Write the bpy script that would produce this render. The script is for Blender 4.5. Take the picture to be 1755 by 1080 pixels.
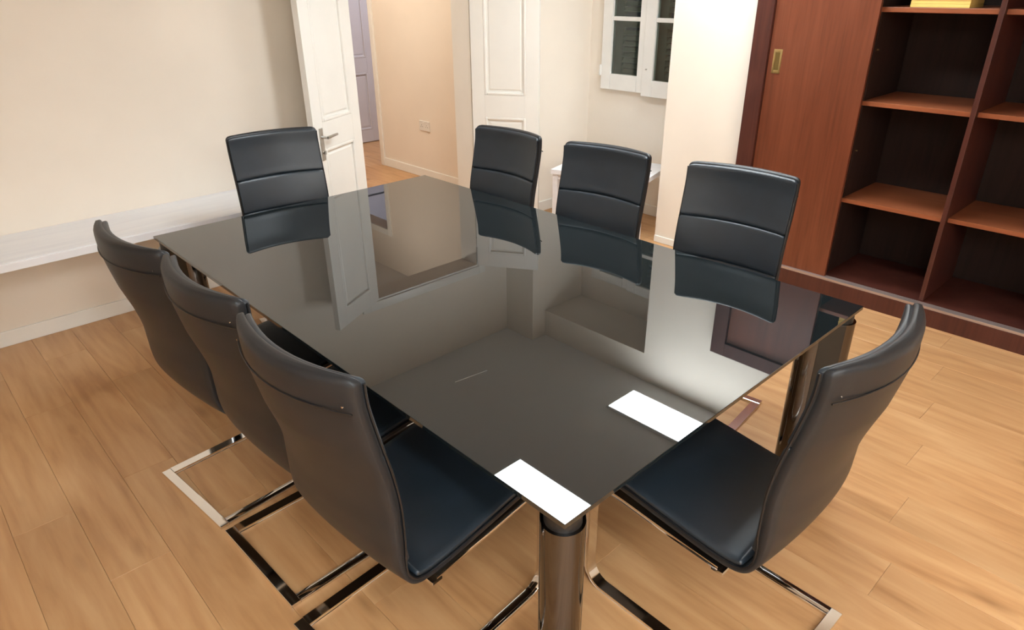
import bpy, bmesh, math, random
from mathutils import Vector, Matrix
random.seed(7)
for o in list(bpy.data.objects): bpy.data.objects.remove(o, do_unlink=True)
scene = bpy.context.scene
COL = scene.collection

# ------------------------------------------------------------------ camera
cam_d = bpy.data.cameras.new('camera'); cam = bpy.data.objects.new('camera', cam_d); COL.objects.link(cam)
cam_d.sensor_fit = 'HORIZONTAL'; cam_d.sensor_width = 36.0; cam_d.lens = 23.9288
cam_d.clip_start = 0.02; cam_d.clip_end = 60
M4 = Matrix(((0.7267, 0.30783, -0.61413, 0.0), (-0.68691, 0.31514, -0.65485, 0.0),
             (-0.00804, 0.89773, 0.44046, 1.74771), (0, 0, 0, 1)))
cam.matrix_world = Matrix.Translation((0, 0, 1.74771)) @ M4.to_3x3().to_quaternion().to_matrix().to_4x4()
scene.camera = cam

# ------------------------------------------------------------------ world: night outside
w = bpy.data.worlds.new('night'); scene.world = w; w.use_nodes = True
w.node_tree.nodes['Background'].inputs[0].default_value = (0.010, 0.012, 0.016, 1)
w.node_tree.nodes['Background'].inputs[1].default_value = 1.0

# ------------------------------------------------------------------ exposure and lamp strengths
vs = scene.view_settings
vs.view_transform = 'Standard'; vs.look = 'None'; vs.gamma = 1.0; vs.use_curve_mapping = False
vs.exposure = 0.0
PANEL_E = 38.0       # ceiling panels of the meeting room
HALL_E = 140.0         # round lamp in the hall
ROOM_E = 85.0         # cool lamp in the room beyond the hall

# ------------------------------------------------------------------ materials
MATS = {}
def new_mat(name):
    m = bpy.data.materials.new(name); m.use_nodes = True; MATS[name] = m
    nt = m.node_tree; b = nt.nodes['Principled BSDF']
    return m, nt, b
def L(nt, a, b): nt.links.new(a, b)
def plain(name, col, rough=.5, metal=0, ior=1.5, spec=.5, noise=0.0, nscale=8.0, bump=0.0, bscale=200.0, coat=0.0):
    m, nt, b = new_mat(name)
    b.inputs['Base Color'].default_value = (*col, 1); b.inputs['Roughness'].default_value = rough
    b.inputs['Metallic'].default_value = metal; b.inputs['IOR'].default_value = ior
    b.inputs['Specular IOR Level'].default_value = spec
    b.inputs['Coat Weight'].default_value = coat
    tc = nt.nodes.new('ShaderNodeTexCoord')
    if noise > 0:
        n = nt.nodes.new('ShaderNodeTexNoise'); n.inputs['Scale'].default_value = nscale; n.inputs['Detail'].default_value = 5
        L(nt, tc.outputs['Object'], n.inputs['Vector'])
        r = nt.nodes.new('ShaderNodeValToRGB')
        r.color_ramp.elements[0].position = .3; r.color_ramp.elements[1].position = .7
        r.color_ramp.elements[0].color = (*[c * (1 - noise) for c in col], 1); r.color_ramp.elements[1].color = (*[min(1, c * (1 + noise)) for c in col], 1)
        L(nt, n.outputs['Fac'], r.inputs['Fac']); L(nt, r.outputs['Color'], b.inputs['Base Color'])
    if bump > 0:
        n2 = nt.nodes.new('ShaderNodeTexNoise'); n2.inputs['Scale'].default_value = bscale; n2.inputs['Detail'].default_value = 3
        L(nt, tc.outputs['Object'], n2.inputs['Vector'])
        bp = nt.nodes.new('ShaderNodeBump'); bp.inputs['Strength'].default_value = bump; bp.inputs['Distance'].default_value = .002
        L(nt, n2.outputs['Fac'], bp.inputs['Height']); L(nt, bp.outputs['Normal'], b.inputs['Normal'])
    return m
def wood(name, dark, mid, light, axis, rough=.35, fine=60.0, knots=False, var=.0, spec=.5):
    """grain runs along `axis` (0,1,2) of the object; each object gets its own offset and tint"""
    m, nt, b = new_mat(name)
    tc = nt.nodes.new('ShaderNodeTexCoord'); oi = nt.nodes.new('ShaderNodeObjectInfo')
    off = nt.nodes.new('ShaderNodeVectorMath'); off.operation = 'SCALE'; off.inputs[0].default_value = (13.7, 7.3, 5.1)
    L(nt, oi.outputs['Random'], off.inputs['Scale'])
    add = nt.nodes.new('ShaderNodeVectorMath'); add.operation = 'ADD'
    L(nt, tc.outputs['Object'], add.inputs[0]); L(nt, off.outputs[0], add.inputs[1])
    def mapped(sa, sc):
        mp = nt.nodes.new('ShaderNodeMapping'); s = [sc] * 3; s[axis] = sa; mp.inputs['Scale'].default_value = s
        L(nt, add.outputs[0], mp.inputs['Vector']); return mp
    m1 = mapped(1.3, 9.0); n1 = nt.nodes.new('ShaderNodeTexNoise'); n1.inputs['Scale'].default_value = 1.0; n1.inputs['Detail'].default_value = 6; n1.inputs['Distortion'].default_value = 1.2
    L(nt, m1.outputs[0], n1.inputs['Vector'])
    m2 = mapped(2.5, fine); n2 = nt.nodes.new('ShaderNodeTexNoise'); n2.inputs['Scale'].default_value = 1.0; n2.inputs['Detail'].default_value = 4
    L(nt, m2.outputs[0], n2.inputs['Vector'])
    mx = nt.nodes.new('ShaderNodeMix'); mx.data_type = 'FLOAT'; mx.inputs[0].default_value = .42
    L(nt, n1.outputs['Fac'], mx.inputs[2]); L(nt, n2.outputs['Fac'], mx.inputs[3])
    r = nt.nodes.new('ShaderNodeValToRGB'); e = r.color_ramp.elements
    e[0].position = .32; e[0].color = (*dark, 1); e[1].position = .66; e[1].color = (*light, 1)
    k = e.new(.47); k.color = (*mid, 1)
    L(nt, mx.outputs[0], r.inputs['Fac']); out = r.outputs['Color']
    if knots:
        m3 = mapped(1.6, 5.0); v = nt.nodes.new('ShaderNodeTexVoronoi'); v.inputs['Scale'].default_value = 1.0
        L(nt, m3.outputs[0], v.inputs['Vector'])
        kr = nt.nodes.new('ShaderNodeValToRGB'); kr.color_ramp.elements[0].position = .02; kr.color_ramp.elements[0].color = (.45, .38, .32, 1)
        kr.color_ramp.elements[1].position = .14; kr.color_ramp.elements[1].color = (1, 1, 1, 1)
        L(nt, v.outputs['Distance'], kr.inputs['Fac'])
        mm = nt.nodes.new('ShaderNodeMix'); mm.data_type = 'RGBA'; mm.blend_type = 'MULTIPLY'; mm.inputs[0].default_value = .55
        L(nt, out, mm.inputs[6]); L(nt, kr.outputs['Color'], mm.inputs[7]); out = mm.outputs[2]
    if var > 0:
        mr = nt.nodes.new('ShaderNodeMapRange'); mr.inputs[3].default_value = 1 - var; mr.inputs[4].default_value = 1 + var
        L(nt, oi.outputs['Random'], mr.inputs[0])
        hs = nt.nodes.new('ShaderNodeHueSaturation'); L(nt, mr.outputs[0], hs.inputs['Value']); L(nt, out, hs.inputs['Color']); out = hs.outputs['Color']
    L(nt, out, b.inputs['Base Color']); b.inputs['Roughness'].default_value = rough; b.inputs['Specular IOR Level'].default_value = spec
    bp = nt.nodes.new('ShaderNodeBump'); bp.inputs['Strength'].default_value = .12; bp.inputs['Distance'].default_value = .001
    L(nt, mx.outputs[0], bp.inputs['Height']); L(nt, bp.outputs['Normal'], b.inputs['Normal'])
    return m
def emis(name, col, s):
    m, nt, b = new_mat(name)
    b.inputs['Base Color'].default_value = (.8, .8, .8, 1); b.inputs['Emission Color'].default_value = (*col, 1); b.inputs['Emission Strength'].default_value = s
    return m
WALL = plain('cream_paint', (.85, .765, .662), .75, noise=.025, nscale=2.5, bump=.05, bscale=60)
CEIL = plain('ceiling_paint', (.84, .84, .835), .8, noise=.015, nscale=2)
HALLP = plain('hall_paint', (.84, .745, .635), .75, noise=.02, nscale=2.5)
GLOSSW = plain('white_gloss_paint', (.86, .835, .78), .28, noise=.015, nscale=6, bump=.03, bscale=40)
COOLW = plain('white_paint_cool_light', (.66, .635, .67), .4, noise=.015, nscale=5)  # bluish dim light of the far room put into the paint colour
WINW = plain('window_white_paint', (.82, .80, .76), .4, noise=.02, nscale=9)
LAMW = wood('white_laminate', (.76, .76, .80), (.82, .82, .85), (.86, .86, .88), 0, .3, 26)
LEATH = plain('black_leather_sheen_tint', (.015, .0235, .033), .42, spec=.7, noise=.10, nscale=14, bump=.10, bscale=420)  # bluish sheen on the chair fronts put into the leather colour
LEATHB = plain('black_leather_rear_tone', (.015, .0165, .019), .43, spec=.42, noise=.10, nscale=14, bump=.10, bscale=420)  # same leather, toned apart for how light falls on the rear
PIPE = plain('black_piping', (.008, .008, .009), .4)
BLACK = plain('black_plastic', (.010, .010, .010), .45, noise=.1)
GBLACK = plain('gloss_black', (.012, .013, .012), .12, noise=.1)
CHROME = plain('chrome', (.80, .79, .77), .06, metal=1.0, noise=.02, nscale=4)
DCHROME = plain('polished_dark_chrome', (.13, .122, .118), .07, metal=1.0, noise=.02, nscale=4)
STEEL = plain('brushed_steel', (.55, .53, .50), .28, metal=1.0, noise=.05, nscale=30)
BRASS = plain('brass', (.72, .56, .26), .3, metal=1.0, noise=.06, nscale=30)
DBRASS = plain('brass_recess', (.30, .22, .09), .4, metal=1.0, noise=.06, nscale=30)
MAHOG = wood('mahogany_panel', (.112, .029, .0125), (.150, .040, .0175), (.186, .053, .024), 2, .32, 75, var=.04)
MAHOGF = wood('mahogany_frame', (.052, .014, .010), (.070, .019, .013), (.090, .026, .017), 2, .35, 75)
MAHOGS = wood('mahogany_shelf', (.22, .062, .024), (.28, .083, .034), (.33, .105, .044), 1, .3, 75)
MAHOGI = wood('mahogany_inner_shaded', (.018, .009, .007), (.024, .012, .009), (.030, .015, .011), 2, .6, 60, spec=.2)  # shade inside the cabinet darkened into the wood colour
TRACK = plain('track_metal', (.52, .42, .38), .35, metal=.7, noise=.05)
PLANK = wood('oak_plank', (.41, .205, .084), (.525, .285, .125), (.61, .360, .172), 1, .36, 30, knots=True, var=.07)
UNDER = plain('underlay', (.10, .05, .025), .9, noise=.1)
SHUT = plain('shutter_paint', (.17, .185, .165), .5, noise=.08, nscale=12)
SOCK = plain('socket_plastic', (.80, .76, .70), .35, noise=.01)
HOLE = plain('dark_hole', (.02, .018, .016), .6, noise=.1)
PAPER = plain('white_paper', (.82, .81, .78), .7, noise=.03, nscale=40)
YELL = plain('yellow_card', (.80, .58, .16), .55, noise=.05, nscale=20)
RUBBER = plain('rubber', (.02, .02, .02), .7, noise=.1)
PANELM = emis('panel_diffuser', (.87, .955, 1.0), PANEL_E)
HALLM = emis('hall_lamp_glow', (1.0, .90, .77), HALL_E)
ROOMM = emis('far_room_lamp_glow', (.87, .88, 1.0), ROOM_E)
m, nt, b = new_mat('window_glass'); nt.nodes.remove(b)
tr = nt.nodes.new('ShaderNodeBsdfTransparent'); tr.inputs[0].default_value = (.80, .86, .83, 1)
gl = nt.nodes.new('ShaderNodeBsdfGlossy'); gl.inputs['Roughness'].default_value = .02
fr = nt.nodes.new('ShaderNodeFresnel'); fr.inputs['IOR'].default_value = 1.45
ms = nt.nodes.new('ShaderNodeMixShader'); L(nt, fr.outputs[0], ms.inputs[0]); L(nt, tr.outputs[0], ms.inputs[1]); L(nt, gl.outputs[0], ms.inputs[2])
L(nt, ms.outputs[0], nt.nodes['Material Output'].inputs['Surface'])
GLASS = m
# black back-painted glass with one long faint scratch
m, nt, b = new_mat('black_table_glass')
b.inputs['Roughness'].default_value = .012; b.inputs['IOR'].default_value = 1.85
tc = nt.nodes.new('ShaderNodeTexCoord')
def segmask(a, c, wid):
    ax, ay = a; dx, dy = c[0] - ax, c[1] - ay; ln = math.hypot(dx, dy)
    mp = nt.nodes.new('ShaderNodeMapping'); mp.vector_type = 'TEXTURE'
    mp.inputs['Location'].default_value = (ax, ay, 0); mp.inputs['Rotation'].default_value = (0, 0, math.atan2(dy, dx))
    L(nt, tc.outputs['Object'], mp.inputs['Vector'])
    sp = nt.nodes.new('ShaderNodeSeparateXYZ'); L(nt, mp.outputs[0], sp.inputs[0])
    def cmp(sock, mid, eps):
        q = nt.nodes.new('ShaderNodeMath'); q.operation = 'COMPARE'; q.inputs[1].default_value = mid; q.inputs[2].default_value = eps; L(nt, sock, q.inputs[0]); return q.outputs[0]
    mu = nt.nodes.new('ShaderNodeMath'); mu.operation = 'MULTIPLY'
    L(nt, cmp(sp.outputs[0], ln / 2, ln / 2), mu.inputs[0]); L(nt, cmp(sp.outputs[1], 0, wid), mu.inputs[1]); return mu.outputs[0]
sm = segmask((-.565, -.655), (-.4575, -.670), .0008)
ns = nt.nodes.new('ShaderNodeTexNoise'); ns.inputs['Scale'].default_value = 3.0; L(nt, tc.outputs['Object'], ns.inputs['Vector'])
cr = nt.nodes.new('ShaderNodeValToRGB'); cr.color_ramp.elements[0].color = (.009, .0125, .014, 1); cr.color_ramp.elements[1].color = (.012, .0165, .018, 1)
L(nt, ns.outputs['Fac'], cr.inputs['Fac'])
mxs = nt.nodes.new('ShaderNodeMix'); mxs.data_type = 'RGBA'; L(nt, sm, mxs.inputs[0]); L(nt, cr.outputs['Color'], mxs.inputs[6]); mxs.inputs[7].default_value = (.16, .16, .16, 1)
L(nt, mxs.outputs[2], b.inputs['Base Color'])
TGLASS = m

# ------------------------------------------------------------------ builders
def link(name, me, mat, parent=None):
    o = bpy.data.objects.new(name, me); COL.objects.link(o)
    if mat is not None:
        me.materials.clear(); me.materials.append(mat)
    if parent is not None: o.parent = parent
    return o
def tag(o, label=None, cat=None, group=None, kind=None):
    if label: o['label'] = label
    if cat: o['category'] = cat
    if group: o['group'] = group
    if kind: o['kind'] = kind
    return o
def empty(name, loc=(0, 0, 0), rz=0, label=None, cat=None, group=None, kind=None):
    o = bpy.data.objects.new(name, None); COL.objects.link(o); o.location = loc; o.rotation_euler = (0, 0, rz); o.empty_display_size = .1
    return tag(o, label, cat, group, kind)
class MB:
    def __init__(s): s.bm = bmesh.new()
    def box(s, lo, hi, bev=0.0, seg=2):
        lo, hi = [min(a, c) for a, c in zip(lo, hi)], [max(a, c) for a, c in zip(lo, hi)]
        t = bmesh.new(); bmesh.ops.create_cube(t, size=1)
        for v in t.verts: v.co = Vector([(lo[i] + hi[i]) / 2 + v.co[i] * (hi[i] - lo[i]) for i in range(3)])
        if bev > 0: bmesh.ops.bevel(t, geom=list(t.edges), offset=bev, segments=seg, affect='EDGES', profile=.6)
        s._merge(t); return s
    def prism(s, pts, z0, z1, bev=0.0):
        t = bmesh.new(); n = len(pts)
        lo = [t.verts.new((x, y, z0)) for x, y in pts]; hi = [t.verts.new((x, y, z1)) for x, y in pts]
        t.faces.new(lo[::-1]); t.faces.new(hi)
        for i in range(n): t.faces.new((lo[i], lo[(i + 1) % n], hi[(i + 1) % n], hi[i]))
        if bev > 0:
            ed = [e for e in t.edges if abs(e.verts[0].co.z - e.verts[1].co.z) < 1e-6]
            bmesh.ops.bevel(t, geom=ed, offset=bev, segments=2, affect='EDGES', profile=.6)
        s._merge(t); return s
    def tube(s, pts, r, n=8, closed=False):
        pts = [Vector(p) for p in pts]; N = len(pts); rings = []
        up = None
        for i, p in enumerate(pts):
            a = pts[i - 1] if (i > 0 or closed) else p; c = pts[(i + 1) % N] if (i < N - 1 or closed) else p
            t = (c - a).normalized()
            if up is None: up = t.orthogonal().normalized()
            up = (up - t * up.dot(t)).normalized(); sd = t.cross(up)
            rr = r[i] if isinstance(r, (list, tuple)) else r
            rings.append([s.bm.verts.new(p + (up * math.cos(2 * math.pi * k / n) + sd * math.sin(2 * math.pi * k / n)) * rr) for k in range(n)])
        for i in range(N if closed else N - 1):
            a, c = rings[i], rings[(i + 1) % N]
            for k in range(n): s.bm.faces.new((a[k], a[(k + 1) % n], c[(k + 1) % n], c[k]))
        if not closed: s.bm.faces.new(rings[0][::-1]); s.bm.faces.new(rings[-1])
        return s
    def grid(s, rings):
        """closed loft through rings of equal size, capped"""
        R = [[s.bm.verts.new(p) for p in r] for r in rings]; n = len(R[0])
        for i in range(len(R) - 1):
            for k in range(n): s.bm.faces.new((R[i][k], R[i][(k + 1) % n], R[i + 1][(k + 1) % n], R[i + 1][k]))
        s.bm.faces.new(R[0][::-1]); s.bm.faces.new(R[-1]); return s
    def _merge(s, t):
        me = bpy.data.meshes.new('tmp'); t.to_mesh(me); t.free(); s.bm.from_mesh(me); bpy.data.meshes.remove(me)
    def build(s, name, mat, parent=None, smooth=False, at=None, angle=40):
        """geometry is given in the parent's frame; `at` moves the object's origin there"""
        if at is not None: bmesh.ops.translate(s.bm, verts=s.bm.verts, vec=-Vector(at))
        bmesh.ops.recalc_face_normals(s.bm, faces=s.bm.faces)
        me = bpy.data.meshes.new(name); s.bm.to_mesh(me); s.bm.free()
        if smooth:
            for p in me.polygons: p.use_smooth = True
            try: me.set_sharp_from_angle(angle=math.radians(angle))
            except Exception: pass
        o = link(name, me, mat, parent)
        if at is not None: o.location = at
        return o
def box(name, lo, hi, mat, parent=None, bev=0.0, smooth=False):
    c = [(lo[i] + hi[i]) / 2 for i in range(3)]
    return MB().box(lo, hi, bev).build(name, mat, parent, smooth, at=c)
def copy_tree(o, parent=None):
    c = o.copy(); COL.objects.link(c); c.parent = parent
    for ch in list(o.children): copy_tree(ch, c)
    return c

# ------------------------------------------------------------------ room shell
XL, XR, YB, YF, ZC = -2.1, 4.06, -3.5, 4.23, 2.68     # room limits, ceiling height
XA, YA = 4.55, 3.885                                   # window wall and side wall of the alcove
PY0, PY1 = 2.168, 2.771                                  # pier between cabinet and alcove
DX0, DX1, DZ = 2.475, 3.55, 1.935                         # double-door opening
HX = 3.965                                             # right-hand wall of the hall
HYE = 7.27

floor = tag(MB().box((XL - .1, YB - .1, -.05), (5.8, 8.0, -.012)).build('floor', UNDER), 'light oak plank floor running lengthwise past the table', kind='structure')
PW, PL_ = .1908, 1.28
x = .335 - 13 * PW; ncol = 0
plank_cache = {}
def plank_mesh(w_, l_):
    key = (round(w_, 3), round(l_, 3))
    if key not in plank_cache:
        c = .0008; h = .012; x0, x1, y0, y1 = -w_ / 2 + .0003, w_ / 2 - .0003, -l_ / 2 + .0003, l_ / 2 - .0003
        v = [(x0, y0, -h), (x1, y0, -h), (x1, y1, -h), (x0, y1, -h), (x0, y0, -c), (x1, y0, -c), (x1, y1, -c), (x0, y1, -c),
             (x0 + c, y0 + c, 0), (x1 - c, y0 + c, 0), (x1 - c, y1 - c, 0), (x0 + c, y1 - c, 0)]
        f = [(3, 2, 1, 0)] + [(a, (a + 1) % 4, 4 + (a + 1) % 4, 4 + a) for a in range(4)] + [(4 + a, 4 + (a + 1) % 4, 8 + (a + 1) % 4, 8 + a) for a in range(4)] + [(8, 9, 10, 11)]
        me = bpy.data.meshes.new('plank'); me.from_pydata(v, [], f); me.materials.append(PLANK); plank_cache[key] = me
    return plank_cache[key]
while x < 5.4:
    y_end = YA - .0 if x > 3.95 else (YF if x + PW < DX0 - .3 else HYE + .4)
    if x > 3.95 - PW: y_end = HYE + .4
    y = YB - ((ncol * .47) % 1.0) * PL_ - (.15 if ncol % 2 else 0)
    while y < y_end:
        a, c = max(y, YB), min(y + PL_, y_end)
        if c - a > .04:
            o = bpy.data.objects.new('plank', plank_mesh(PW, c - a)); COL.objects.link(o); o.parent = floor
            o.location = (x + PW / 2, (a + c) / 2, 0)
        y += PL_
    x += PW; ncol += 1

tag(MB().box((XL - .1, YB - .1, ZC), (5.8, 8.0, ZC + .1)).build('ceiling', CEIL), 'flat pale ceiling with rectangular light panels', kind='structure')
mb = MB()
mb.box((XL - .1, YF, 0), (DX0 - .02, YF + .2, ZC)); mb.box((DX1 + .02, YF, 0), (4.8, YF + .2, ZC)); mb.box((DX0 - .02, YF, DZ + .02), (DX1 + .02, YF + .2, ZC))
tag(mb.build('wall_far', WALL), 'cream wall behind the far end of the table with a double-door opening', kind='structure')
tag(MB().box((XL - .12, YB, 0), (XL, YF, ZC)).build('wall_left', WALL), 'cream painted left wall', kind='structure')
tag(MB().box((XL - .1, YB - .12, 0), (4.8, YB, ZC)).build('wall_back', WALL), 'cream painted wall behind the camera', kind='structure')
# right wall: pier, header over the alcove, niche for the cabinet
CY0, CY1, CZ = -.25, 2.163, 2.14
mb = MB()
mb.box((XR, PY0, 0), (XA, PY1, ZC)); mb.box((XR, PY1, 2.43), (XA, YA, ZC)); mb.box((XR, CY0 - .005, CZ + .004), (XA + .1, PY0, ZC)); mb.box((XR, YB, 0), (XA + .1, CY0 - .005, ZC))
tag(mb.build('wall_right', WALL), 'bright cream pier and wall beside the brown cabinet', kind='structure')
tag(MB().box((XA + .08, CY0, 0), (XA + .14, PY0, CZ)).build('wall_niche', WALL), 'cream wall at the back of the cabinet niche', kind='structure')
WY0, WY1, WZ0, WZ1 = 2.86, 3.74, .975, 2.165            # window hole
mb = MB()
mb.box((XA, PY0, 0), (XA + .22, WY0, ZC)); mb.box((XA, WY1, 0), (XA + .22, YF, ZC)); mb.box((XA, WY0, 0), (XA + .22, WY1, WZ0)); mb.box((XA, WY0, WZ1), (XA + .22, WY1, ZC))
tag(mb.build('wall_alcove', WALL), 'cream alcove wall around the white casement window', kind='structure')
tag(MB().box((3.90, YA, 0), (XA, YF, ZC)).build('wall_return', WALL), 'cream return wall between white door and window', kind='structure')
# hall beyond the doors
HDY0, HDZ = 6.235, 2.20
mb = MB()
mb.box((HX, YF + .2, 0), (HX + .16, HDY0, ZC)); mb.box((HX, HDY0, HDZ), (HX + .16, HYE + .4, ZC)); mb.box((HX, HYE + .05, 0), (HX + .16, HYE + .4, HDZ))
tag(mb.build('wall_hall', HALLP), 'warm beige hall wall carrying a white socket', kind='structure')
tag(MB().box((1.2, HYE + .3, 0), (HX, HYE + .4, ZC)).build('wall_hall_end', HALLP), 'beige end wall of the hall', kind='structure')
tag(MB().box((1.2, YF + .2, 0), (1.3, HYE + .3, ZC)).build('wall_hall_left', HALLP), 'beige wall on the left of the hall', kind='structure')
mb = MB(); mb.box((4.67, HYE, 0), (5.6, HYE + .1, ZC)); mb.box((HX + .16, HYE, 2.13), (4.67, HYE + .1, ZC)); mb.box((5.5, YF + .2, 0), (5.6, HYE, ZC))
tag(mb.build('wall_far_room', COOLW), 'pale wall tinted for cool dim light in the room beyond the hall', kind='structure')

# baseboards
def bb(name, lo, hi, label): tag(box(name, lo, hi, GLOSSW, bev=.004), label, kind='structure')
bb('baseboard_far', (XL, YF - .013, 0), (DX0 - .10, YF, .085), 'cream baseboard along the far wall')
bb('baseboard_hall', (HX - .013, YF + .2, 0), (HX, HDY0 - .07, .085), 'cream baseboard under the hall socket')
bb('baseboard_alcove', (XA - .013, PY1, 0), (XA, YA, .085), 'cream baseboard in the window alcove')
bb('baseboard_pier', (XR - .010, PY0 + .003, 0), (XR, PY1, .05), 'cream baseboard at the foot of the bright pier')
bb('baseboard_return', (3.905, YA - .013, 0), (XA - .014, YA, .085), 'cream baseboard on the return wall by the alcove')
# door frame of the double doors (architrave on the room side, lining inside)
mb = MB()
mb.box((DX0 - .02, YF - .004, 0), (DX0, YF + .204, DZ + .02)); mb.box((DX1, YF - .004, 0), (DX1 + .02, YF + .204, DZ + .02)); mb.box((DX0, YF - .004, DZ), (DX1, YF + .204, DZ + .02))
tag(mb.build('trim_1', GLOSSW), 'white lining of the double-door opening', kind='structure')
mb = MB()
mb.box((DX0 - .085, YF - .016, 0), (DX0 - .015, YF, DZ + .085), .004); mb.box((DX1 + .015, YF - .016, 0), (DX1 + .085, YF, DZ + .085), .004); mb.box((DX0 - .015, YF - .016, DZ + .015), (DX1 + .015, YF, DZ + .085), .004)
tag(mb.build('trim_2', GLOSSW, smooth=True), 'white architrave around the double-door opening', kind='structure')
mb = MB()
mb.box((HX - .018, HDY0 - .075, 0), (HX, HDY0 - .01, HDZ + .07), .004); mb.box((HX - .018, HDY0 - .01, HDZ), (HX, HYE + .04, HDZ + .07), .004)
mb.box((HX, HDY0 - .015, 0), (HX + .165, HDY0, HDZ), .003); mb.box((HX + .06, HDY0, 0), (HX + .085, HDY0 + .02, HDZ), .002)
tag(mb.build('trim_3', GLOSSW, smooth=True), 'white frame of the doorway at the end of the hall', kind='structure')

# ------------------------------------------------------------------ panelled doors
def door_leaf(name, loc, rz, width, height, mat, label, handle_side=None, face=1):
    """local x from the hinge to the free edge; the face seen by the camera is local y*face"""
    d = empty(name, loc, rz, label, kind='structure'); T = .02; st = .10; z0 = .008
    def bx(n, lo, hi, b=.002): return box(n, lo, hi, mat, d, b)
    bx('stile', (0, -T, z0), (st, T, height)); bx('stile', (width - st, -T, z0), (width, T, height))
    for a, c in ((z0, .15), (.80, .965), (height - .12, height)): bx('rail', (st, -T, a), (width - st, T, c))
    for a, c in ((.15, .80), (.965, height - .12)):
        mb = MB(); mb.box((st, -.007, a), (width - st, .007, c))
        for s in (-1, 1):                                        # raised field with sloping border
            m_ = .045; x0, x1, k0, k1 = st + m_, width - st - m_, a + m_, c - m_; q = .012
            t = bmesh.new()
            V = [t.verts.new(p) for p in ((x0 - q, s * .0069, k0 - q), (x1 + q, s * .0069, k0 - q), (x1 + q, s * .0069, k1 + q), (x0 - q, s * .0069, k1 + q), (x0, s * .0125, k0), (x1, s * .0125, k0), (x1, s * .0125, k1), (x0, s * .0125, k1))]
            for i in range(4): t.faces.new((V[i], V[(i + 1) % 4], V[4 + (i + 1) % 4], V[4 + i]))
            t.faces.new(V[4:]); mb._merge(t)
        p = mb.build('panel', mat, d)
        for s in (-1, 1):                                        # moulding bead round the panel
            mb = MB(); y = s * .013; o_ = .009
            for (lo, hi) in (((st, y - o_, a), (st + .02, y + o_, c)), ((width - st - .02, y - o_, a), (width - st, y + o_, c)), ((st + .02, y - o_, a), (width - st - .02, y + o_, a + .02)), ((st + .02, y - o_, c - .02), (width - st - .02, y + o_, c))):
                mb.box(lo, hi, .006, 3)
            mb.build('moulding', mat, p, True)
    if handle_side:
        hx = width - .068; y = face * T; f = face
        h = box('handle', (hx - .018, y, .735), (hx + .018, y + f * .006, .935), STEEL, d, .002); h['label'] = 'steel lever handle on a long back plate'
        c = Vector(h.location); hy = y + f * .006
        mb = MB(); mb.tube([(hx, hy, .880), (hx, hy + f * .045, .880)], .009, 10); mb.tube([(hx, hy + f * .043, .880), (hx - .03, hy + f * .046, .882), (hx - .11, hy + f * .043, .884)], [.010, .009, .007], 10)
        l = mb.build('lever', STEEL, h, True); l.location = -c
        mb = MB(); mb.tube([(hx, hy, .785), (hx, hy + f * .004, .785)], .008, 12); mb.box((hx - .002, hy + f * .004, .775), (hx + .002, hy + f * .02, .795), .001)
        k = mb.build('keyhole', STEEL, h, True); k.location = -c
    for zc in (.25, height * .5, height - .2):
        MB().tube([(-.006, face * .0, zc - .04), (-.006, face * .0, zc + .04)], .007, 8).build('hinge', STEEL, d, True)
    return d
door_leaf('door_1', (2.505, 4.195, 0), math.radians(180 + 27.2), .545, 1.92, GLOSSW, 'open white panelled door leaf with lever handle, left of the doorway', True, face=1)
door_leaf('door_2', (3.54, 4.195, 0), math.radians(-57.5), .525, 1.92, GLOSSW, 'open white panelled door leaf behind the chairs, beside the window alcove', None, face=-1)
door_leaf('door_3', (4.645, HYE + .03, 0), math.radians(180), .50, 2.11, COOLW, 'closed white panelled door, tinted for cool dim light, seen through the hall', None, face=1)

# ------------------------------------------------------------------ window in the alcove
win = empty('window_1', (XA, WY0, WZ0), 0, 'white casement window with dark louvred shutters behind its panes', kind='structure')
def wbox(n, lo, hi, mat, bev=.003, parent=win, rel=(XA, WY0, WZ0)):
    lo2 = [lo[i] - rel[i] for i in range(3)]; hi2 = [hi[i] - rel[i] for i in range(3)]
    return box(n, lo2, hi2, mat, parent, bev)
for lo, hi in (((XA, WY0, WZ0), (XA + .07, WY0 + .03, WZ1)), ((XA, WY1 - .03, WZ0), (XA + .07, WY1, WZ1)), ((XA, WY0 + .03, WZ0), (XA + .07, WY1 - .03, WZ0 + .03)), ((XA, WY0 + .03, WZ1 - .03), (XA + .07, WY1 - .03, WZ1))):
    wbox('window_frame', lo, hi, WINW)
def sash(y0, y1, zb, xf, shutter):
    """casement leaf from y0 to y1, its inner face at xf"""
    th = .045; st = .095; x0, x1 = xf, xf + th; zt = 2.18
    s = empty('sash'); s.parent = win; s.location = (xf - XA, y0 - WY0, zb - WZ0); rel = (xf, y0, zb)
    def sb(n, lo, hi, mat=WINW, b=.004): return wbox(n, lo, hi, mat, b, s, rel)
    sb('stile', (x0, y0, zb), (x1, y0 + st, zt)); sb('stile', (x0, y1 - st, zb), (x1, y1, zt))
    sb('rail', (x0, y0 + st, zb), (x1, y1 - st, zb + .12)); sb('rail', (x0, y0 + st, zt - .085), (x1, y1 - st, zt))
    zs = [zb + .12, 1.468, 1.80, zt - .085]
    for z in zs[1:3]: sb('glazing_bar', (x0 + .006, y0 + st, z), (x1, y1 - st, z + .03))
    for i in range(3):
        a = zs[i] + (.03 if i else 0); sb('pane', (x0 + .018, y0 + st - .004, a - .004), (x0 + .022, y1 - st + .004, zs[i + 1] + .004), GLASS, 0)
    return s
s1 = sash(3.275, 3.727, .958, XA - .047, True)
s2 = sash(2.875, 3.30, .942, XA - .075, True)
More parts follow.
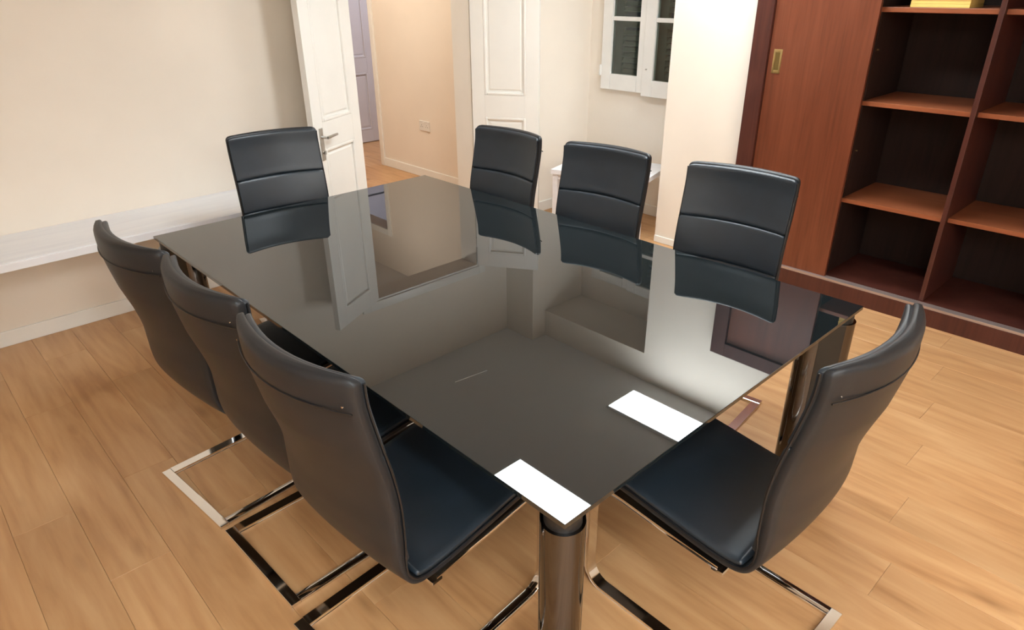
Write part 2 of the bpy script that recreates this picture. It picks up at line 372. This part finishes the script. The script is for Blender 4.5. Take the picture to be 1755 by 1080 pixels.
MB().tube([(-.05, 3.732 - WY0, 1.06 - WZ0), (-.05, 3.732 - WY0, 1.14 - WZ0)], .010, 8).build('hinge', WINW, win, True)
MB().tube([(-.075, 3.26 - WY0, 1.14 - WZ0), (-.087, 3.26 - WY0, 1.14 - WZ0)], .006, 8).build('catch', STEEL, win, True)
# louvred shutter leaves, closed outside the glass
for (ya, yb) in ((3.305, 3.71), (2.89, 3.295)):
    sh = empty('shutter_leaf', (XA + .085, ya, WZ0 + .02), 0, 'dark grey-green louvred shutter leaf outside the %s casement' % ('left' if ya > 3.2 else 'right'), 'shutter', 'louvred window shutters')
    sw = yb - ya
    box('stile', (0, 0, 0), (.035, .05, 1.17), SHUT, sh, .003); box('stile', (0, sw - .085, 0), (.035, sw, 1.17), SHUT, sh, .003)
    for z in (0, .42, 1.10): box('rail', (0, .05, z), (.035, sw - .085, z + .07), SHUT, sh, .003)
    sl = MB().prism([(-.004, 0), (.03, .028), (.03, .034), (-.004, .006)], 0, sw - .135).bm
    me = bpy.data.meshes.new('slat')
    for v in sl.verts: v.co = Vector((v.co.x, v.co.z, v.co.y))
    bmesh.ops.recalc_face_normals(sl, faces=sl.faces); sl.to_mesh(me); sl.free(); me.materials.append(SHUT)
    z = .075
    while z < 1.09:
        if not (.38 < z < .49):
            o = bpy.data.objects.new('slat', me); COL.objects.link(o); o.parent = sh; o.location = (0, .05, z)
        z += .0415

# ------------------------------------------------------------------ hall socket
sk = empty('wall_socket', (HX, 5.425, .46), 0, 'white double socket low on the beige hall wall', 'socket')
box('faceplate', (-.010, -.078, 0), (0, .078, .092), SOCK, sk, .003)
for dy in (-.038, .038):
    for (a, c) in ((0, .028), (-.012, .012), (.012, .012)):
        box('pin_hole', (-.0112, dy + a - .002, .022 + c), (-.0098, dy + a + .002, .022 + c + .007), HOLE, sk)
    box('switch', (-.014, dy * .35 - .006, .066), (-.010, dy * .35 + .006, .082), SOCK, sk, .001)

# ------------------------------------------------------------------ low white shelf on the far wall
SX0, SX1, SZ = -1.3, 1.72, .592
sh = empty('wall_shelf', ((SX0 + SX1) / 2, YF, SZ - .05), 0, 'long low white laminate shelf fixed along the far wall', 'shelf')
rel = Vector(sh.location)
def rb(n, lo, hi, mat, par, rel, bev=.003): return box(n, [lo[i] - rel[i] for i in range(3)], [hi[i] - rel[i] for i in range(3)], mat, par, bev)
rb('shelf_board', (SX0, YF - .475, SZ - .03), (SX1, YF - .001, SZ), LAMW, sh, rel)
rb('front_edge', (SX0, YF - .49, SZ - .04), (SX1, YF - .4755, SZ - .001), LAMW, sh, rel)
for bxp in (SX0 + .15, .1, SX1 - .12): rb('bracket', (bxp - .015, YF - .33, SZ - .065), (bxp + .015, YF - .001, SZ - .0305), WINW, sh, rel)

# ------------------------------------------------------------------ low white table in the alcove
st = empty('low_table', (3.71, 3.515, 0), math.radians(-74), 'low white laminate table set askew in the window alcove', 'table')
TL, TD, TZ = .74, .55, .47
box('table_top', (0, 0, TZ - .036), (TL, TD, TZ), LAMW, st, .003)
for lx in (.012, TL - .052):
    for ly in (.012, TD - .052): box('leg', (lx, ly, 0), (lx + .04, ly + .04, TZ - .0365), LAMW, st, .002)
for ly in (.02, TD - .044): box('apron', (.0525, ly, TZ - .075), (TL - .0525, ly + .02, TZ - .0365), LAMW, st, .002)

# ------------------------------------------------------------------ mahogany cabinet
cab = empty('cabinet', (3.995, (CY0 + CY1) / 2, 0), 0, 'tall mahogany built-in cabinet with one sliding door and open shelves', 'cabinet')
rel = Vector(cab.location); XF, XBK = 3.99, 4.56
def cb(n, lo, hi, mat, bev=.002, par=cab): return box(n, [lo[i] - rel[i] for i in range(3)], [hi[i] - rel[i] for i in range(3)], mat, par, bev)
cb('frame_stile', (XF, CY1 - .105, 0), (XF + .05, CY1, CZ), MAHOGF); cb('frame_stile', (XF, CY0, 0), (XF + .05, CY0 + .105, CZ), MAHOGF)
cb('frame_rail', (XF, CY0 + .1055, CZ - .10), (XF + .05, CY1 - .1055, CZ), MAHOGF)
cb('plinth', (XF, CY0 + .1055, 0), (XF + .05, CY1 - .1055, .098), MAHOGF)
t = cb('door_track', (XF + .002, CY0 + .1055, .0982), (XF + .050, CY1 - .1055, .114), TRACK); t['label'] = 'pale metal sliding track'
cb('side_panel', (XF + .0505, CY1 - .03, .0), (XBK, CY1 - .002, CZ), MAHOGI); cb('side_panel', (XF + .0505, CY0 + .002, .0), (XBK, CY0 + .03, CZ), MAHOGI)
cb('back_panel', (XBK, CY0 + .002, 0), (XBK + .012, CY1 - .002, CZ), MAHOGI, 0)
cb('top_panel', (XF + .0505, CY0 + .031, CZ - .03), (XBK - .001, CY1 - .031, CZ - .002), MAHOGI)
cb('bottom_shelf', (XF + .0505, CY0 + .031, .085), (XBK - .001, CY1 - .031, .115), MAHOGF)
DVY = .957
cb('divider', (XF + .058, DVY - .014, .116), (XBK - .001, DVY + .010, CZ - .031), MAHOGF)
cb('divider', (XF + .098, 1.500, .116), (XBK - .001, 1.524, CZ - .031), MAHOGI)
for z in (.568, 1.117, 1.588):
    cb('shelf', (XF + .075, DVY + .0105, z), (XBK - .001, 1.4995, z + .024), MAHOGS)
    cb('shelf', (XF + .095, CY0 + .031, z), (XBK - .001, DVY - .0145, z + .024), MAHOGS)
for (z, yy) in ((1.40, 1.497), (.86, 1.497)): MB().tube([(XF + .13 - rel.x, yy + .003 - rel.y, z), (XF + .13 - rel.x, yy - .006 - rel.y, z)], .004, 8).build('shelf_pin', BRASS, cab, True)
sd = cb('sliding_door', (XF + .020, 1.487, .1145), (XF + .044, CY1 - .1075, CZ - .102), MAHOG)
sd2 = cb('sliding_door', (XF + .020, CY0 + .1075, .1145), (XF + .044, .43, CZ - .102), MAHOG)
for par, hy in ((sd, 2.001), (sd2, -.09)):
    r2 = rel + Vector(par.location)
    def hb(n, lo, hi, mat, par=par, r2=r2): return box(n, [lo[i] - r2[i] for i in range(3)], [hi[i] - r2[i] for i in range(3)], mat, par, .001)
    mb = MB(); z0, z1 = 1.250, 1.382; y0, y1 = hy - .026, hy + .026; xf = XF + .020
    for lo, hi in (((xf - .003, y0, z0), (xf + .002, y0 + .012, z1)), ((xf - .003, y1 - .012, z0), (xf + .002, y1, z1)), ((xf - .003, y0 + .012, z0), (xf + .002, y1 - .012, z0 + .018)), ((xf - .003, y0 + .012, z1 - .018), (xf + .002, y1 - .012, z1))):
        mb.box([lo[i] - r2[i] for i in range(3)], [hi[i] - r2[i] for i in range(3)], .0008)
    h = mb.build('handle', BRASS, par, True); h['label'] = 'flush brass finger pull'
    hb('handle_cup', (xf - .0006, y0 + .012, z0 + .018), (xf + .002, y1 - .012, z1 - .018), DBRASS)
# papers and folders on the upper shelf
zt = 1.6125
pp = empty('paper_pile', (4.38, 1.29, zt), 0, 'pile of white papers at the back of the upper cabinet shelf', 'papers')
for i in range(6): box('sheet_bundle', (-.03 - .002 * (i % 3), -.10 + .003 * ((i * 5) % 4), i * .009), (.15, .13, i * .009 + .0085), PAPER, pp, .001)
fo = empty('folder_pile', (4.12, 1.245, zt), 0, 'pile of yellow card folders at the front of the upper cabinet shelf', 'folders')
for i in range(5): box('folder', (-.03 + .002 * (i % 2), -.14, i * .016), (.19, .13 + .004 * ((i * 3) % 3), i * .016 + .0155), YELL, fo, .002)

# ------------------------------------------------------------------ meeting table
TX0, TX1, TY0, TY1 = .812, 2.323, .711, 3.211
tcx, tcy = (TX0 + TX1) / 2, (TY0 + TY1) / 2
tb = empty('meeting_table', (tcx, tcy, 0), 0, 'large rectangular black glass meeting table on four polished dark chrome legs', 'table')
hx, hy = (TX1 - TX0) / 2, (TY1 - TY0) / 2
o = box('table_top', (-hx, -hy, .722), (hx, hy, .735), TGLASS, tb, .0012); o['label'] = 'glossy black glass top'
for (a, c) in (((-hx + .13, -hy + .12, .69), (hx - .13, -hy + .17, .7215)), ((-hx + .13, hy - .17, .69), (hx - .13, hy - .12, .7215))): box('under_rail', a, c, BLACK, tb, .002)
for (a, c) in (((-hx + .12, -hy + .175, .69), (-hx + .17, hy - .175, .7215)), ((hx - .17, -hy + .175, .69), (hx - .12, hy - .175, .7215))): box('under_rail', a, c, BLACK, tb, .002)
def stadium(cx, cy, ang, ln, r, n=14):
    P = []
    for s, st_ in ((1, -math.pi / 2), (-1, math.pi / 2)):
        for i in range(n + 1):
            a = st_ + math.pi * i / n; px, py = s * ln / 2 + r * math.cos(a), r * math.sin(a)
            P.append((cx + px * math.cos(ang) - py * math.sin(ang), cy + px * math.sin(ang) + py * math.cos(ang)))
    return P
for sx in (-1, 1):
    for sy in (-1, 1):
        ang = math.atan2(-sy, -sx); off = .012 + .050 + .040
        cx_, cy_ = sx * hx + math.cos(ang) * (off + .006), sy * hy + math.sin(ang) * (off + .006)
        lg = MB().prism(stadium(cx_, cy_, ang, .080, .050, 20), .0, .685, .003).build('leg', DCHROME, tb, True, at=(cx_, cy_, 0), angle=20)
        MB().prism(stadium(0, 0, ang, .076, .043), .685, .7218, 0).build('mounting_block', BLACK, lg, True)
        MB().prism(stadium(0, 0, ang, .080, .0505), .0, .006, 0).build('foot', BLACK, lg, True)
        for q in (-1, 1):
            rr = Matrix.Rotation(ang, 2); pl = [tuple(rr @ Vector(v)) for v in ((-.040, q * .0495), (.040, q * .0495), (.040, q * .0515), (-.040, q * .0515))]
            MB().prism(pl if q > 0 else pl[::-1], .0065, .683, 0).build('side_panel', GBLACK, lg)

# ------------------------------------------------------------------ cantilever chairs
def catmull(P, n=6):
    out = []
    for i in range(len(P) - 1):
        p0, p1, p2, p3 = P[max(i - 1, 0)], P[i], P[i + 1], P[min(i + 2, len(P) - 1)]
        for k in range(n):
            t = k / n
            out.append(tuple(.5 * (2 * p1[j] + (p2[j] - p0[j]) * t + (2 * p0[j] - 5 * p1[j] + 4 * p2[j] - p3[j]) * t * t + (3 * p1[j] - p0[j] - 3 * p2[j] + p3[j]) * t ** 3) for j in range(2)))
    out.append(P[-1]); return out
OUT = [(.000, 1.052), (.003, .975), (.022, .875), (.046, .765), (.058, .675), (.059, .595), (.061, .53), (.074, .465), (.105, .420), (.155, .404), (.24, .407), (.37, .421), (.50, .436), (.59, .440)]
PATH = catmull(OUT, 6)
def nrm(i):
    a, c = PATH[max(i - 1, 0)], PATH[min(i + 1, len(PATH) - 1)]
    tx, tz = c[0] - a[0], c[1] - a[1]; l = math.hypot(tx, tz); return (-tz / l, tx / l)      # towards the sitter
CUM = [0]
for i in range(1, len(PATH)): CUM.append(CUM[-1] + math.hypot(PATH[i][0] - PATH[i - 1][0], PATH[i][1] - PATH[i - 1][1]))
HWID = .235
def bulge(i):
    z = PATH[i][1]; u = PATH[i][0]
    if u > .14: return 0.0
    return .054 * max(0, min(1, (z - .42) / .44)) ** .8
def loft(mb, i0, i1, o0, o1, hw, endr=.02, ex=4.0, n=36, cornr=0.0):
    """upholstered slab along the path between stations, from offset o0 to o1 along the normal"""
    rings = []; s0, s1 = CUM[i0], CUM[i1]
    st_ = []
    # extra stations to round the ends
    ks = [0, .12, .35, .65, 1.0]
    N_ = max(8, (i1 - i0) * 2)
    ss = sorted(set([s0 + endr * k for k in ks] + [s1 - endr * k for k in ks] + [s0 + endr + (s1 - s0 - 2 * endr) * j / N_ for j in range(N_ + 1)]))
    for s in ss:
        j = max(0, min(len(CUM) - 2, next((q for q in range(len(CUM) - 1) if CUM[q + 1] >= s), len(CUM) - 2)))
        f = (s - CUM[j]) / max(1e-9, CUM[j + 1] - CUM[j]); f = max(0, min(1, f))
        pu = PATH[j][0] * (1 - f) + PATH[j + 1][0] * f; pz = PATH[j][1] * (1 - f) + PATH[j + 1][1] * f
        n0, n1 = nrm(j), nrm(j + 1); nu, nz = n0[0] * (1 - f) + n1[0] * f, n0[1] * (1 - f) + n1[1] * f
        bg = bulge(j) * (1 - f) + bulge(j + 1) * f
        e = min(1, (s - s0) / endr, (s1 - s) / endr); e = max(0, e); k = math.sqrt(max(0, 1 - (1 - e) ** 2))
        oo = o1(pu, pz) if callable(o1) else o1
        th = (oo - o0) * (.35 + .65 * k); mid = (o0 + oo) / 2
        ww = hw
        if cornr > 0:
            ce = max(0, min(1, (s - s0) / cornr)); ww = hw - cornr * (1 - math.sqrt(max(0, 1 - (1 - ce) ** 2)))
            ce = max(0, min(1, (s1 - s) / cornr)); ww -= cornr * (1 - math.sqrt(max(0, 1 - (1 - ce) ** 2)))
        ww = ww - .004 * (1 - k)
        ring = []
        R = min(th / 2 * .98, .02)
        for q in range(n):
            a = 2 * math.pi * q / n; ca, sa = math.cos(a), math.sin(a)
            # rounded-rectangle section: superellipse across the thickness, flat across the width
            yy = math.copysign(abs(ca) ** (2 / 14.0), ca) * ww if abs(ca) > 1e-9 else 0
            tt = math.copysign(abs(sa) ** (2 / ex), sa) * th / 2 if abs(sa) > 1e-9 else 0
            # spread the points over the wide faces
            if abs(ca) < .92: yy = ca / .92 * ww * .955
            b_ = bg * (1 - (yy / hw) ** 2)
            o_ = mid + tt
            ring.append((pu + nu * o_ - b_, yy, pz + nz * o_))
        rings.append(ring)
    mb.grid(rings); return mb
def idx_z(z): return next(i for i, p in enumerate(PATH) if p[1] <= z)
def idx_u(u): return next(i for i, p in enumerate(PATH) if p[0] >= u and p[1] < .46)
def flatbar(mb, pts, y0, y1, th):
    """flat bar of width y0..y1 following pts (u, z), thickness th"""
    rings = []
    for i, p in enumerate(pts):
        a, c = pts[max(i - 1, 0)], pts[min(i + 1, len(pts) - 1)]
        tx, tz = c[0] - a[0], c[1] - a[1]; l = math.hypot(tx, tz); nu, nz = -tz / l * th / 2, tx / l * th / 2; c_ = .0018
        rings.append([(p[0] + nu, y0 + c_, p[1] + nz), (p[0] + nu, y1 - c_, p[1] + nz), (p[0] + nu * .7, y1, p[1] + nz * .7), (p[0] - nu * .7, y1, p[1] - nz * .7), (p[0] - nu, y1 - c_, p[1] - nz), (p[0] - nu, y0 + c_, p[1] - nz), (p[0] - nu * .7, y0, p[1] - nz * .7), (p[0] + nu * .7, y0, p[1] + nz * .7)])
    mb.grid(rings); return mb
def arc(cx, cz, r, a0, a1, n=7): return [(cx + r * math.cos(math.radians(a0 + (a1 - a0) * i / n)), cz + r * math.sin(math.radians(a0 + (a1 - a0) * i / n))) for i in range(n + 1)]
def make_chair():
    root = empty('conference_chair')
    last = len(PATH) - 1
    loft(MB(), 0, last, 0, lambda u, z: .040 if z > .56 else .040 - .014 * min(1, (.56 - z) / .10), HWID, .018, ex=3.2, cornr=.020).build('shell', LEATHB, root, True, angle=60)
    g1, g2, g3 = idx_z(.828), idx_z(.67), idx_z(.50)
    P_ = []
    def pad(n, a, c, o1, hw, cr=0.0): return loft(MB(), a, c, .018, o1, hw, .014, ex=2.8, cornr=cr).build(n, LEATH, root, True, angle=60)
    pu = pad('back_pad', 1, g1, .054, HWID - .006, .014); pad('back_pad', g1, g2, .053, HWID - .006, .002); pad('back_pad', g2, g3, .051, HWID - .006, .002)
    pad('seat', idx_u(.098), last, .046, HWID - .004, .012)
    # rolled top edge, piping along both sides, stitched seam across the rear
    for s in (-1, 1):
        mb = MB(); pts = []
        for i in range(2, last - 1, 2):
            nu, nz = nrm(i); of = .036 - .016 * max(0, min(1, (.56 - PATH[i][1]) / .10)); pts.append((PATH[i][0] + nu * of, s * (HWID - .003), PATH[i][1] + nz * of))
        mb.tube(pts, .0036, 6).build('piping', PIPE, root, True)
    k = idx_z(.985); pts = []
    for q in range(21):
        y = -HWID + .004 + (2 * HWID - .008) * q / 20; nu, nz = nrm(k); pts.append((PATH[k][0] - bulge(k) * (1 - (y / HWID) ** 2) - nu * .0003, y, PATH[k][1]))
    MB().tube(pts, .0022, 6).build('seam', PIPE, root, True)
    for s in (-1, 1):
        y = s * (HWID - .022); k2 = idx_z(.995); MB().tube([(PATH[k2][0] - bulge(k2) * (1 - (y / HWID) ** 2) + .001, y, PATH[k2][1]), (PATH[k2][0] - bulge(k2) * (1 - (y / HWID) ** 2) - .0015, y, PATH[k2][1])], .0025, 8).build('stud', CHROME, root, True)
    # chrome cantilever frame
    H = .232; BW = .034; T = .013
    for s in (-1, 1):
        path = [(.0215, T / 2), (.20, T / 2), (.40, T / 2), (.55, T / 2)] + arc(.55, T / 2 + .065, .065, -90, 0)[1:] + [(.615, .2), (.615, .33)] + arc(.56, .3555, .055, 0, 90)[1:]
        path += [(.50, .4085), (.34, .3955), (.18, .3875)]
        flatbar(MB(), path, s * H, s * (H - BW), T).build('leg', CHROME, root, True, angle=50)
        MB().box((.02, s * (H - .004), 0), (.05, s * (H - BW + .004), .0005)).build('glide', RUBBER, root)
    MB().box((-.012, -H, 0), (.0212, H, T), .0015).build('rear_bar', CHROME, root)
    MB().box((.165, -H, .370), (.199, H, .3805), .0015).build('seat_bar', CHROME, root)
    MB().box((.13, -.18, .381), (.50, .18, .4025), .004).build('seat_base', BLACK, root)
    return root
chair0 = make_chair()
GR = 'black leather cantilever chairs around the table'
# (x, y of the back's foot line, facing angle, label)
R_ = math.radians
spots = [
    (.490, 2.290, R_(5.5), 'black leather chair on the left long side farthest from the camera, by the white shelf'),
    (.525, 1.800, R_(2), 'black leather chair in the middle of the left long side, back to camera'),
    (.522, 1.272, R_(4), 'black leather chair nearest the camera on the left long side, seat visible'),
    (1.570, 3.515, R_(270 - 9), 'lone black leather chair at the far short end, facing the camera'),
    (2.470, 2.632, R_(180 + 1.4), 'black leather chair on the right long side in front of white door'),
    (2.515, 2.010, R_(180 + 5.7), 'middle black leather chair of the right long side, before the low table'),
    (2.590, 1.360, R_(180 + 6.3), 'black leather chair on the right long side nearest the brown cabinet'),
    (1.488, .394, R_(90 - 1), 'black leather chair at the near short end, back to camera, at right'),
]
for i, (x, y, a, lab) in enumerate(spots):
    c = chair0 if i == 0 else copy_tree(chair0)
    c.location = (x, y, 0); c.rotation_euler = (0, 0, a); tag(c, lab, 'chair', GR)

# ------------------------------------------------------------------ ceiling light panels and lamps beyond the door
def light_panel(cx, cy, label, ln=1.2, wd=.315):
    p = empty('ceiling_light', (cx, cy, ZC), 0, label, 'light', 'rectangular ceiling light panels')
    a, c = wd / 2, ln / 2
    box('diffuser', (-a + .001, -c + .001, -.014), (a - .001, c - .001, -.002), PANELM, p)
    for lo, hi in (((-a - .012, -c - .012, -.02), (-a, c + .012, -.0005)), ((a, -c - .012, -.02), (a + .012, c + .012, -.0005)), ((-a, -c - .012, -.02), (a, -c, -.0005)), ((-a, c, -.02), (a, c + .012, -.0005))):
        box('frame', lo, hi, WINW, p, .001)
light_panel(3.699, 2.10, 'bright rectangular ceiling light panel nearest the brown cabinet')
light_panel(2.440, 2.10, 'bright rectangular ceiling light panel above the table')
light_panel(0.0, -.70, 'added unseen ceiling light panel behind the camera on the left')  # this and the following panels are unseen, added to light from behind
light_panel(-1.2, -.70, 'added unseen ceiling light panel near the left wall behind the camera')
light_panel(1.2, -2.6, 'added unseen ceiling light panel in the middle by the back wall')
light_panel(-1.2, -2.6, 'added unseen ceiling light panel in the back left corner')
light_panel(0.0, -2.6, 'added unseen ceiling light panel by the back wall on the left')
def round_lamp(x, y, mat, label):
    p = empty('ceiling_lamp', (x, y, ZC), 0, label, 'lamp')
    n = 24; pr = [(.001, -.085), (.07, -.078), (.12, -.055), (.145, -.025)]
    MB().grid([[(r * math.cos(2 * math.pi * k / n), r * math.sin(2 * math.pi * k / n), z) for k in range(n)] for r, z in pr]).build('shade', mat, p, True)
    MB().grid([[(r * math.cos(2 * math.pi * k / n), r * math.sin(2 * math.pi * k / n), z) for k in range(n)] for r, z in ((.15, -.0248), (.15, -.0005))]).build('base', WINW, p, True)
round_lamp(2.9, 5.6, HALLM, 'round warm ceiling lamp in the hall')
round_lamp(4.75, 6.2, ROOMM, 'round cool ceiling lamp in the room beyond the hall')
